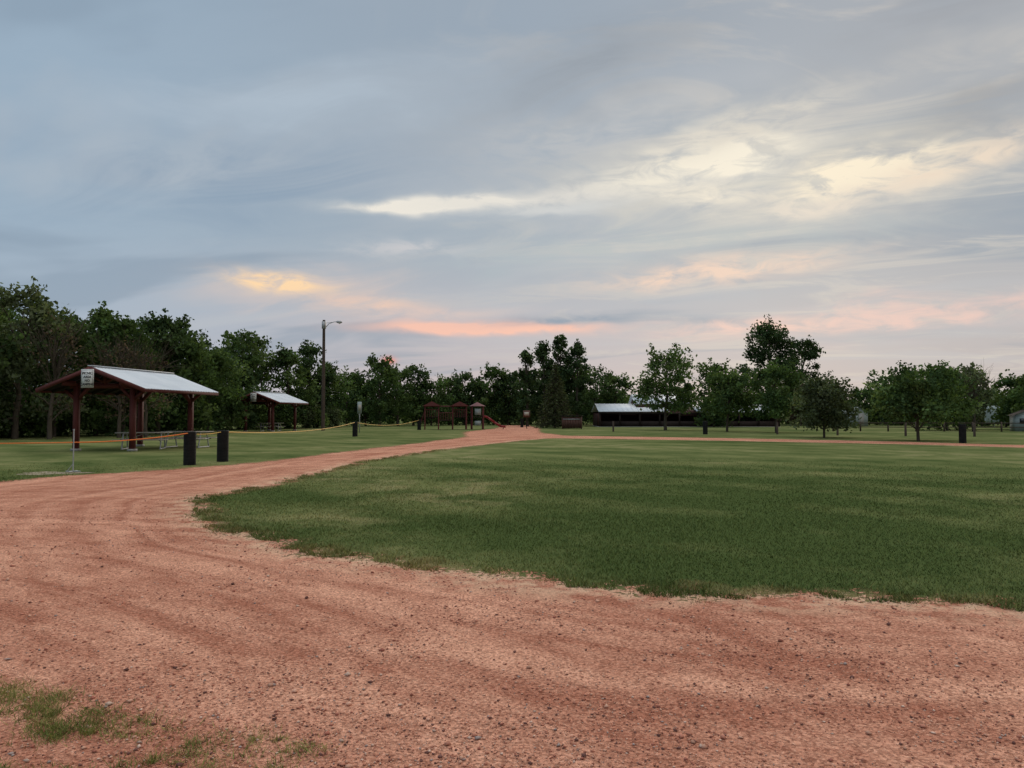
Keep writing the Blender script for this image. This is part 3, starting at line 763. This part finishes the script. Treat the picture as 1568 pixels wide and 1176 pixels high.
rp=t.n('ShaderNodeValToRGB'); t.put(rp.inputs[0],t.m('DIVIDE',el,32,clamp=True))
cr=rp.color_ramp; stops=[(0,(196,183,184)),(.10,(192,183,187)),(.22,(182,183,190)),(.38,(163,175,186)),(.62,(150,166,181)),(1,(154,167,181))]
cr.elements[0].position=0; cr.elements[0].color=lin(stops[0][1]); cr.elements[1].position=1; cr.elements[1].color=lin(stops[-1][1])
for p_,c_ in stops[1:-1]:
    q=cr.elements.new(p_); q.color=lin(c_)
col=rp.outputs[0]
col=t.mix(t.rng(az,-5,35,0,.5,True),col,lin((180,176,174)))
col=t.mix(t.rng(az,-3,-36,0,.65,True),col,lin((156,179,199)))
col=t.mix(t.m('MULTIPLY',t.rng(S1n,.50,.72,0,1,True),.38),col,lin((190,193,197)))
col=t.mix(t.m('MULTIPLY',t.rng(S1n,.47,.30,0,1,True),.50),col,lin((131,149,167)))
col=t.mix(t.m('MULTIPLY',t.m('MULTIPLY',t.rng(S2n,.47,.66,0,1,True),t.rng(az,-12,18)),.55),col,lin((206,200,192)))
BL=[ # azimuth, elevation, spread az, spread el, tilt, amount, colour
 (-20,16.6,14,3.2,4,.55,(133,155,177)),(-15.8,21.8,14,1.9,7,.6,(177,191,204)),(5.6,24.5,9,2.4,14,.6,(138,149,161)),(-27,27,9,2,5,.4,(146,166,184)),
 (6,20,8,1.2,10,.55,(188,190,192)),(30.6,18.4,6,1.3,10,.75,(139,142,149)),(27.6,21.5,9,1.6,14,.65,(202,197,190)),(31,25.5,7,1.5,14,.5,(146,150,157)),
 (19,15.5,13,3.6,4,.75,(205,203,194)),(3,12,9,1.1,2,.35,(174,187,191)),(18,12.3,9,1.1,2,.5,(170,181,185)),
 (6,16.0,7,.8,5,.8,(212,210,205)),(9.5,16.9,3.5,.8,5,1.0,(228,223,210)),(15,18.0,4.6,1.1,6,1.4,(241,233,215)),(14,15.6,3.5,.7,-3,.9,(232,224,208)),
 (24.5,15.9,4.6,1.0,5,1.5,(246,233,208)),(22,14.2,4.5,.8,3,.9,(222,213,200)),(30,16.0,5.5,.8,12,.9,(233,216,196)),(17,19.8,6,.8,12,.8,(216,210,198)),
 (-6.8,15.1,4.2,.36,1,1.7,(238,232,220)),(-2.5,15.4,4.0,.40,3,1.3,(230,225,215)),(-7.7,12.1,4,.55,2,.7,(202,201,203)),(3,14.9,5,.4,3,.8,(205,207,206)),
 (-14.5,8.9,6,1.3,2,.6,(222,200,188)),(-17,9.3,2.6,.55,-3,1.5,(255,218,172)),(-10.5,8,3.4,.6,-4,.8,(232,200,182)),
 (-1.8,6.4,6.0,.36,0,1.9,(246,194,174)),(4.9,7.0,5,.32,2,.9,(142,156,172)),(-6,7.4,5,.4,2,.5,(226,198,187)),
 (15,10.2,7,.70,4,1.1,(232,205,187)),(12,8.3,6,.5,3,.5,(174,181,189)),(19.5,6.4,7,.6,2,.9,(234,199,187)),(28.7,6.6,8,.9,4,.8,(230,198,188)),
 (25,5.3,5,.35,1,.6,(166,174,184)),(14,7.1,4,.3,1,.5,(168,176,185)),(-9.1,3.95,.42,.24,0,1.3,(236,140,122))]
vS=t.vec(az,els,0); vL=t.vec(azw,elw,0); vP=t.vec(az,el,0)
mF=t.rng(fine,.34,.62,.2,1.25); mS=t.rng(S2n,.34,.62,.2,1.25); mT=t.rng(fine,.30,.55,.55,1.2)
for (a0,e0,sa,se,rot,amt,c) in BL:
    mp=t.n('ShaderNodeMapping',vector_type='TEXTURE')
    thin=se<.42
    t.put(mp.inputs[0],vP if sa<.5 else (vS if se<.9 else vL))
    mp.inputs['Location'].default_value=(a0,e0,0); mp.inputs['Rotation'].default_value=(0,0,R(rot)); mp.inputs['Scale'].default_value=(sa,se,1)
    dt=t.n('ShaderNodeVectorMath',operation='DOT_PRODUCT'); t.put(dt.inputs[0],mp.outputs[0]); t.put(dt.inputs[1],mp.outputs[0])
    g_=t.m('POWER',.4493,dt.outputs['Value'])
    g_=t.m('MULTIPLY',g_,mT if thin else (mF if se<1.25 else mS))
    col=t.mix(t.m('MULTIPLY',g_,amt,clamp=True),col,lin(c))
col=t.mix(t.rng(el,0,-3),col,(.2,.19,.15,1))
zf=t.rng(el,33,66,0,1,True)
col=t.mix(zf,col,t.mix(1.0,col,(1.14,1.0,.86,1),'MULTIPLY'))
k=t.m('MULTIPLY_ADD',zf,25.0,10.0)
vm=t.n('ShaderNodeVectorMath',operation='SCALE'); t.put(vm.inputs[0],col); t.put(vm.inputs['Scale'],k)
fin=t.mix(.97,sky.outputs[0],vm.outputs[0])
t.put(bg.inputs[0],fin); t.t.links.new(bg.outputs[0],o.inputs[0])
W.cycles.sampling_method='MANUAL'; W.cycles.sample_map_resolution=256

sl=bpy.data.lights.new('sun','SUN'); sl.energy=1.0; sl.angle=R(25); sl.color=(1,.88,.74)
so=bpy.data.objects.new('sun',sl); S.collection.objects.link(so)
dv=Vector((math.sin(R(SUN_AZ))*math.cos(R(SUN_EL)),math.cos(R(SUN_AZ))*math.cos(R(SUN_EL)),math.sin(R(SUN_EL))))
so.rotation_euler=dv.to_track_quat('Z','Y').to_euler()

S.view_settings.view_transform='Standard'; S.view_settings.look='None'; S.view_settings.exposure=0
cam=bpy.data.cameras.new('camera'); co=bpy.data.objects.new('camera',cam); S.collection.objects.link(co)
cam.sensor_width=36; cam.lens=27.05; cam.clip_end=5000; co.location=(0,0,1.6); co.rotation_euler=(R(90+2.24),0,0)
S.camera=co
